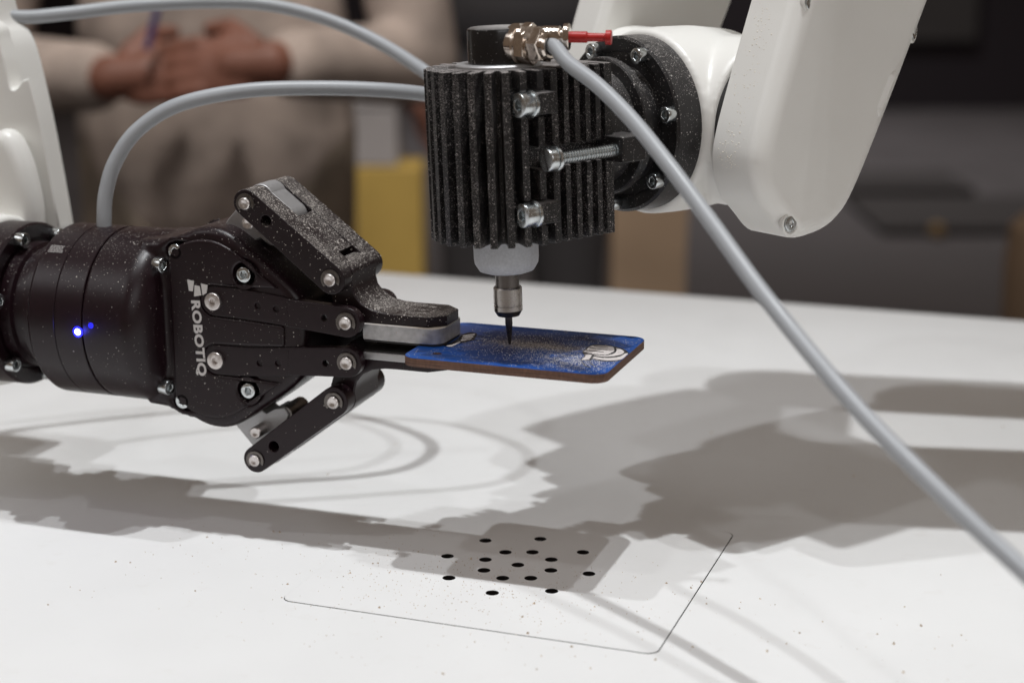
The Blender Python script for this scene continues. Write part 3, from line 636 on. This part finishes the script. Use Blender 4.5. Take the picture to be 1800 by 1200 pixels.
nv_ = (TT*0.62+vv*0.78).normalized(); vv2 = nv_.cross(uu).normalized()
c1 = capsule((-7.5, 0), (7.5, 0), 4.6); c2 = capsule((-7.5, 0), (7.5, 0), 3.5); p = p+nv_*0.6
g.plate(c1, [c2], p, uu, vv2, nv_, -3, 0.9, 0.4, 2); g.build('grommet_rim', M['white'], cvr)
g = G(); g.plate(c2, [], p, uu, vv2, nv_, -3, -0.4, 0.3, 1); g.build('grommet', M['silver'], cvr)
p = slabpt(1415, 362, 76)
for i, (a, b_) in enumerate(((-5, 0), (0, 2), (5, -1), (8, 1))):
    g = G(); g.lathe([(0, 0.5), (0.9, 0.35), (1.3, 0)], FC+E1*(p[0]+a)+ZZ*(p[1]+b_)+TT*75.95, TT, 12); g.build('mould_pip', M['white'], cvr)
g = G(); g.lathe([(0, 0.3), (1.1, 0.25), (1.3, -0.5)], hit(1244, 264, FC+TT*42, TT), TT, 16); g.build('grub_screw', M['joint'], ra)
# unseen elbow and upper-arm tubes above the frame, sized to cast the table shadow
ej = FC + E1*mid.x + ZZ*mid.y
g = G(); g.lathe([(0, -110), (rad*1.2, -110), (rad*1.2, 105), (0, 105)], ej+ZZ*8, TT, 48)  # barrel enlarged to close a lit streak in the table shadow
fused('elbow', g, M['white'], ra, 2.0, 8)
for a_, b_, r_ in (((-108, 838, 356), (330, 930, 388), 58), ((-178, 985, 345), (330, 1060, 380), 36), ((-150, 842, 356), (-168, 985, 350), 40)):
    g = G(); a_, b_ = V(a_), V(b_); ax_ = (b_-a_).normalized(); ln_ = (b_-a_).length
    g.lathe([(0, -r_*.9)]+[(r_*math.sin(R(t)), -r_*.9*math.cos(R(t))) for t in (25, 50, 75, 90)]+[(r_, ln_)]+[(r_*math.cos(R(t)), ln_+r_*math.sin(R(t))) for t in (30, 60)]+[(0, ln_+r_)], a_, ax_, 48); g.build('upper_arm_tube' if ln_ > 200 else 'shadow_cross_tube', M['white'], ra)
g = G(); g.lathe([(0, -120), (62, -120), (64, -116), (64, 200), (0, 200)], V((345, 905, 375)), V((0.19, 0.98, 0)).normalized(), 56); g.lathe([(0, -440), (60, -440), (60, 20), (0, 20)], V((352, 950, 375)), ZZ, 48); g.lathe([(0, -374), (95, -374), (95, -350), (70, -345), (0, -345)], V((352, 950, 375)), ZZ, 48)
fused('shoulder', g, M['white'], ra, 3.0, 6)
# left-hand arm -------------------------------------------------
LX = -500.0
la = thing('robot_arm', (-560, YG, 0), 'white robot arm at the left edge carrying the black gripper', 'robot arm')
LC = V((LX, YG, ZG))
ll = lambda prof, name, mat, o=None, ax=None, ang=30, parent=la: el(prof, name, mat, parent, o or LC, ax or EX, 72, ang)
fl2 = ll([(24, -1.2), (32, -1.2), (32.8, -0.6), (39.3, 0), (40.3, -1.0), (40.3, -16), (0, -16)], 'tool_flange', M['anod'])
for q_ in ((95, 408), (37, 440), (8, 530), (23, 623), (78, 660)):
    p = onx(*q_, LX); d_ = (p-LC); d_.x = 0
    screw('m5', LC + d_.normalized()*36.0 - EX*0.4, EX, fl2, roll=q_[0])
g = G(); g.lathe([(0, -15.6), (41.5, -15.6), (42.8, -17), (43.4, -32), (43, -50), (40, -76), (0, -80)], LC, EX, 72)
JL = LC - EX*72
g.lathe([(0, -52), (36, -52), (39.0, -50), (39.5, 10), (40, 50), (0, 50)], JL, EY, 72)
fused('wrist', g, M['white'], la)
YS = 742.0
def lp(zx, zy, y): p = ony(zx/2.857, zy/2.857, y); return (p.x, p.z)
rim = [lp(*a, YS+32) for a in ((60, -60), (100, 90), (150, 160), (190, 255), (250, 500), (310, 800), (370, 1140))]
bx, bz = JL.x, JL.z
shell = smooth2(rim, 4) + arc(bx, bz-6, 44, 0, -180, 14) + [(bx-30, bz+120), (rim[0][0]-75, rim[0][1]+170), (rim[0][0]-15, rim[0][1]+150)]
g = G(); g.plate(shell, [], (0, 0, 0), EX, EZ, EY, YS+8, YS+34, 2.5, 3); g.build('forearm', M['white'], la)
cv = [lp(*a, YS) for a in ((-120, 60), (0, 125), (30, 200), (60, 300), (82, 420), (100, 445), (125, 430), (150, 388), (180, 386), (205, 480), (245, 660), (330, 1130))]
cvp = smooth2(cv[:4], 4)[:-1] + smooth2(cv[3:8], 4)[:-1] + smooth2(cv[8:], 4) + arc(bx, bz-6, 40, 0, -180, 14) + [(bx-40, bz+80)]
g = G(); g.plate(cvp, [], (0, 0, 0), EX, EZ, EY, YS-6, YS+5.5, 1.2, 3); g.build('forearm_cover', M['white'], la)
bulge = [lp(*a, YS-8) for a in ((-160, 700), (0, 665), (80, 640), (140, 690), (190, 800), (225, 930), (245, 1040), (250, 1130))]
blp = smooth2(bulge, 4) + [(bulge[-1][0], bz-20), (bulge[0][0], bz-20)]
g = G(); g.plate(blp, [], (0, 0, 0), EX, EZ, EY, YS-22, YS-6.3, 7.0, 5); g.build('wrist_boss', M['white'], la)
# ================================================================ sawdust
def crumbs(name, spots, mat, label, parent=None):
    g = G()
    for x, y, z, s_ in spots:
        a = random.uniform(0, 6.28); e = random.uniform(0.8, 1.5); h = s_*random.uniform(0.5, 0.9)
        u, v_ = V((math.cos(a), math.sin(a), 0)), V((-math.sin(a), math.cos(a), 0)); o = V((x, y, z))
        g.add([o-u*s_*e*.5-v_*s_*.4, o+u*s_*e*.5-v_*s_*.35, o+u*s_*e*.4+v_*s_*.45, o-u*s_*e*.45+v_*s_*.4, o+V((random.uniform(-.3, .3)*s_, random.uniform(-.3, .3)*s_, h))],
              [(0, 1, 2, 3), (0, 1, 4), (1, 2, 4), (2, 3, 4), (3, 0, 4)])
    o = g.build(name, mat, parent, 20); o['kind'] = 'stuff'
    if label: tag(o, label, 'sawdust')
    return o
def free(x, y): return all((x-a)**2+(y-b_)**2 > 14 for a, b_ in holes)
spots = []
while len(spots) < 560:
    x, y = random.gauss(-250, 42), random.gauss(658, 24)
    if free(x, y) and y > 560: spots.append((x, y, 0.03, random.uniform(0.2, 0.5)))
for _ in range(240):
    x, y = random.uniform(-420, -40), random.uniform(570, 700)
    if free(x, y): spots.append((x, y, 0.03, random.choice((0.3, 0.35, 0.4, 0.5, 0.7, 1.1))*random.uniform(.7, 1.2)))
for _ in range(25):
    x, y = random.uniform(-520, 0), random.uniform(680, 1200)
    if free(x, y): spots.append((x, y, 0.03, random.uniform(0.4, 1.1)))
crumbs('sawdust', spots, M['chip'], 'tan sawdust crumbs scattered over the white table')
def ontag(x, y): return TX0+1 < x < TX1-1 and TY0+1 < y < TY1-1 and not (x < -277 and y > 687)
spots = []
while len(spots) < 3600:
    k = random.random()
    if k < 0.60: x, y = random.gauss(-214, 12), random.gauss(688, 8)
    elif k < 0.85: x, y = random.gauss(-240, 24), random.gauss(703, 18)
    else: x, y = random.uniform(TX0, TX1), random.uniform(TY0, TY1)
    if ontag(x, y): spots.append((x, y, TZ1+0.02, random.uniform(0.16, 0.36)))
crumbs('sawdust', spots, M['grain'], 'pale sawdust grains sprinkled over the blue tag')
spots = []
while len(spots) < 2200:
    x, y = random.gauss(-238, 13), random.gauss(706, 4.5)
    if ontag(x, y): spots.append((x, y, TZ1+0.02, random.uniform(0.16, 0.36)))
crumbs('sawdust', spots, M['grainb'], 'brown sawdust streak around the milling bit on the tag')
#BACKGROUND
# ================================================================ hall behind the table
FZ = -850.0
M['floor'] = plain('dark grey carpet', (0.105, 0.10, 0.108), 0.95, wear=0.15, nscale=3, bump=0.2, bscale=300)
M['wall'] = plain('black booth cloth', (0.022, 0.018, 0.024), 0.9, wear=0.2, nscale=2)
M['panel'] = plain('dark grey counter laminate', (0.05, 0.048, 0.05), 0.6, nscale=4)
M['mat'] = plain('black floor slab', (0.05, 0.047, 0.05), 0.9)
M['shirt'] = plain('cream cotton', (0.36, 0.30, 0.265), 0.9, wear=0.42, nscale=11)
M['trouser'] = plain('khaki cotton', (0.235, 0.195, 0.155), 0.9, wear=0.40, nscale=11)
M['skin'] = plain('skin', (0.20, 0.082, 0.054), 0.55, wear=0.12, nscale=30)
M['black_cloth'] = plain('black cotton', (0.016, 0.015, 0.018), 0.9)
M['navy'] = plain('dark grey cotton', (0.05, 0.048, 0.052), 0.9)
M['ink_blue'] = plain('dark blue plastic', (0.03, 0.022, 0.11), 0.4)
M['hair'] = plain('dark hair', (0.03, 0.022, 0.018), 0.6)
M['leather'] = plain('brown leather', (0.07, 0.04, 0.025), 0.6)
M['yellow'] = plain('yellow painted board', (0.44, 0.30, 0.075), 0.6, nscale=6)
M['pale'] = plain('pale grey board', (0.36, 0.34, 0.34), 0.6, nscale=6)
M['tan'] = plain('tan board', (0.34, 0.245, 0.165), 0.6, nscale=6)
M['amber'] = plain('amber lit point', (0.42, 0.28, 0.10), 0.5)
def hall_box(name, d0, d1, l0, l1, z0, z1, mat, parent=None, bev=4):
    g = G(); g.plate([(l0, d0), (l1, d0), (l1, d1), (l0, d1)], [], (0, 0, 0), RT, HD, ZZ, z0, z1, bev, 2); return g.build(name, mat, parent)
g = G(); g.add([hp(-1500, -7000, FZ), hp(-1500, 7000, FZ), hp(12500, 7000, FZ), hp(12500, -7000, FZ)], [(0, 1, 2, 3)]); tag(g.build('floor', M['floor']), None, None, None, 'structure')
tag(hall_box('wall', 10050, 10150, -7000, 7000, FZ+1, 2800, M['wall']), None, None, None, 'structure')
tag(hall_box('wall_panel', 9990, 10048, 1500, 2680, -450, 900, M['panel']), 'dark grey panel mounted on the black hall wall at upper right', 'panel')
for k_, (d0, d1, l0, l1, nm) in enumerate(((6050, 6760, 1330, 2300, 'wide black floor slab in the dim hall, nearer of the two'), (6950, 7450, 1380, 1900, 'small black floor slab in the dim hall, farther of the two'))):
    tag(hall_box('floor_slab', d0, d1, l0, l1, FZ+4, FZ+30, M['mat']), nm, 'mat', 'black slabs on the hall floor')  # flat slabs, darker than the carpet
g = G(); g.lathe([(26*math.sin(R(a)), -26*math.cos(R(a))) for a in range(0, 181, 15)], hp(6020, 1520, FZ+27), ZZ, 24); tag(g.build('ball', M['amber']), 'small amber ball drawn for a yellow-lit point by a black floor slab', 'ball')  # sphere put in for a small yellow-lit point
pd_ = thing('display_pedestal', hp(3260, -240, FZ), 'yellow display pedestal blurred behind the gripper fingers', 'pedestal')
hall_box('column', 3200, 3330, -296, -170, FZ+40, -182, M['yellow'], pd_); hall_box('plinth', 3180, 3350, -316, -150, FZ+2, FZ+40, M['yellow'], pd_)
cb_ = thing('carton', hp(3260, -260, -182), 'pale grey carton standing on the yellow pedestal', 'carton')
hall_box('box', 3205, 3320, -318, -216, -180.5, -70, M['pale'], cb_); hall_box('lid', 3202, 3323, -321, -213, -69.5, -58, M['pale'], cb_, 2)
tp_ = thing('display_pedestal', hp(2900, 230, FZ), 'tan display pedestal blurred below the right wrist joint', 'pedestal')
g = G(); g.lathe([(0, FZ+2), (118, FZ+2), (118, FZ+30), (96, FZ+34), (88, -300), (92, -120), (96, 60), (0, 60)], hp(2900, 232, 0), ZZ, 4, (RT+HD)); g.build('column', M['tan'], tp_)
g = G(); g.lathe([(0, 60.5), (130, 60.5), (130, 90), (0, 90)], hp(2900, 232, 0), ZZ, 4, (RT+HD)); g.build('top_board', M['tan'], tp_)
st = thing('stool', hp(2900, 945, FZ), 'tan stool just showing at the right edge behind the table', 'stool')
g = G(); g.lathe([(0, -215), (60, -218), (84, -240), (90, -300), (88, -420), (70, -470), (0, -480)], hp(2900, 945, 0), ZZ, 40); g.build('seat', M['tan'], st)
g = G(); g.lathe([(0, -478), (22, -478), (22, FZ+30), (120, FZ+24), (125, FZ+2), (0, FZ+2)], hp(2900, 945, 0), ZZ, 32); g.build('stem', M['panel'], st)
# people ---------------------------------------------------------
def ell(g, c, rx, ry, rz, xd=RT, yd=HD, zd=ZZ, n=20, m_=12):
    vs, fs = [], []
    for i in range(m_+1):
        a = math.pi*i/m_
        for k in range(n):
            t = 2*math.pi*k/n; vs.append(V(c)+V(xd)*(rx*math.sin(a)*math.cos(t))+V(yd)*(ry*math.sin(a)*math.sin(t))+V(zd)*(rz*math.cos(a)))
    for i in range(m_):
        for k in range(n): j = (k+1) % n; fs.append((i*n+k, i*n+j, (i+1)*n+j, (i+1)*n+k))
    return g.add(vs, fs)
def limb(g, pts, rs, n=14):
    for (a, b), (r0, r1) in zip(zip(pts, pts[1:]), zip(rs, rs[1:])):
        g.tube([V(a)+(V(b)-V(a))*t for t in (0, .25, .5, .75, 1)], [r0+(r1-r0)*t for t in (0, .25, .5, .75, 1)], n)
    for p, r in zip(pts, rs): ell(g, p, r, r, r, n=12, m_=8)
    return g
def hand(g, wrist, d, pn, side, curl=0.5, sc_=1.0):
    """palm + five curled fingers; d = pointing direction, pn = palm normal, side = +1/-1 thumb side"""
    d, pn = V(d).normalized(), V(pn).normalized(); sd = d.cross(pn).normalized()*side
    pc = V(wrist)+d*46*sc_
    ell(g, pc, 40*sc_, 48*sc_, 16*sc_, sd, d, pn)
    limb(g, [wrist, pc], [27*sc_, 24*sc_])
    for i, (o, ln) in enumerate(((28, 74), (10, 84), (-9, 78), (-27, 60))):
        b = pc+(sd*o+d*36)*sc_; dd = d; pts = [b]
        for k, fr in enumerate((.45, .32, .23)):
            dd = (dd+pn*curl*(0.6+0.45*k)).normalized(); pts.append(pts[-1]+dd*ln*fr*sc_)
        limb(g, pts, [10.5*sc_, 9.5*sc_, 8.5*sc_, 7*sc_], 10)
    b = V(wrist)+(d*24+sd*26)*sc_; e = (d*0.7+sd*0.7+pn*0.25).normalized(); e2 = (d*0.95+sd*0.1+pn*0.4).normalized()
    limb(g, [b, b+e*34*sc_, b+e*34*sc_+e2*30*sc_], [14*sc_, 11.5*sc_, 9*sc_], 10)
def person(name_base, label, dep, lat, face, arms, cloth, hgt=1720, sleeve=1.0, hem=100):
    """face: unit facing direction; arms: list of (shoulder, elbow, wrist, hand dir, palm normal, thumb side)"""
    k = hgt/1720.0; o = thing('person', hp(dep, lat, FZ), label, 'person')
    P = lambda l, f, z: hp(dep, lat, 0)+RT*(l*k)+face*(f*k)+ZZ*(FZ+z*k)
    g = G()
    ell(g, P(0, 5, 1600), 76*k, 95*k, 118*k, RT, face); ell(g, P(0, 98, 1595), 13*k, 17*k, 22*k, RT, face)
    for sg in (-1, 1): ell(g, P(sg*78, -5, 1600), 10*k, 20*k, 30*k, RT, face); ell(g, P(sg*31, 84, 1622), 14*k, 12*k, 9*k, RT, face)
    ell(g, P(0, 88, 1548), 24*k, 12*k, 8*k, RT, face)
    limb(g, [P(0, -5, 1520), P(0, -8, 1430)], [54*k, 62*k])
    ell(g, P(0, 0, 1250), 160*k, 105*k, 210*k, RT, face); ell(g, P(0, 0, 980), 150*k, 105*k, 160*k, RT, face)
    for sg in (-1, 1): limb(g, [P(sg*85, 0, 930), P(sg*95, 12, 500), P(sg*100, -5, 90)], [78*k, 52*k, 36*k]); limb(g, [P(sg*100, -10, 55), P(sg*108, 130, 40)], [38*k, 30*k])
    for sh, eb, wr, hd_, pn, ts in arms: limb(g, [sh, eb, wr], [48*k, 40*k, 27*k]); hand(g, wr, hd_, pn, ts, 0.55, k)
    body_ = fused('body', g, M['skin'], o, 3.6, 4)
    g = G(); ell(g, P(0, -2, 1340), 200*k, 122*k, 130*k, RT, face); ell(g, P(0, 2, 1180), 182*k, 128*k, 240*k, RT, face); ell(g, P(0, 2, 1010), 178*k, 130*k, 150*k, RT, face); ell(g, P(0, 2, 880), 186*k, 134*k, hem*k, RT, face)
    for sh, eb, wr, *_ in arms: limb(g, [sh, eb, eb+(wr-eb)*(0.86*sleeve if sleeve > .5 else 0.02)], [64*k, 54*k, 42*k if sleeve > .5 else 54*k])
    fused('shirt', g, cloth[0], o, 6, 8)
    g = G(); ell(g, P(0, 0, 930), 176*k, 126*k, 150*k, RT, face)
    for sg in (-1, 1): limb(g, [P(sg*84, 0, 880), P(sg*92, 10, 500), P(sg*98, -4, 100)], [102*k, 86*k, 64*k])
    fused('trousers', g, cloth[1], o, 6, 8)
    for sg in (-1, 1):
        g = G(); ell(g, P(sg*106, 45, 48), 52*k, 138*k, 46*k, RT, face); fused('shoe', g, M['leather'], o, 5, 3)
    g = G(); ell(g, P(0, -14, 1632), 84*k, 98*k, 106*k, RT, face); fused('hair', g, M['hair'], o, 5, 3)
    return o
fc = -HD
def at_d(px, py, d): return CP + sight(px, py)*(d/F_PX)
D1 = 2150
pA = person('person', 'person in cream shirt and khaki trousers with hands held together at the waist', D1+80, -385, fc,
    [(hp(D1+80, -385-190, 540), at_d(-30, 128, D1), at_d(196, 138, D1-170), RT*0.95+ZZ*0.12, (HD*0.8-ZZ*.3), 1),
     (hp(D1+80, -385+190, 540), at_d(735, 112, D1), at_d(478, 112, D1-200), -RT*0.93-ZZ*0.05, (HD*0.75-ZZ*.3), -1)], (M['shirt'], M['trouser']), 1690, 1.0, 215)
g = G(); g.tube(spline([at_d(258, 88, D1-215), at_d(266, 60, D1-215), at_d(277, 12, D1-215)], 6), [4.5]*13, 12)
tag(g.build('pen', M['ink_blue']), 'dark blue pen sticking up between the clasped hands', 'pen')
pB = person('person', 'person in black shirt with bare forearm standing behind the spindle', 3600, 25, fc,
    [(hp(3600, 25-205, 545), at_d(720, -70, 3610), at_d(733, 150, 3550), -ZZ+RT*.08, RT, 1), (hp(3600, 230, 545), hp(3610, 265, 260), hp(3560, 250, 10), -ZZ, -RT, -1)], (M['black_cloth'], M['navy']), 1750, 0.0)
sc.render.engine = 'CYCLES'; sc.cycles.use_denoising = True
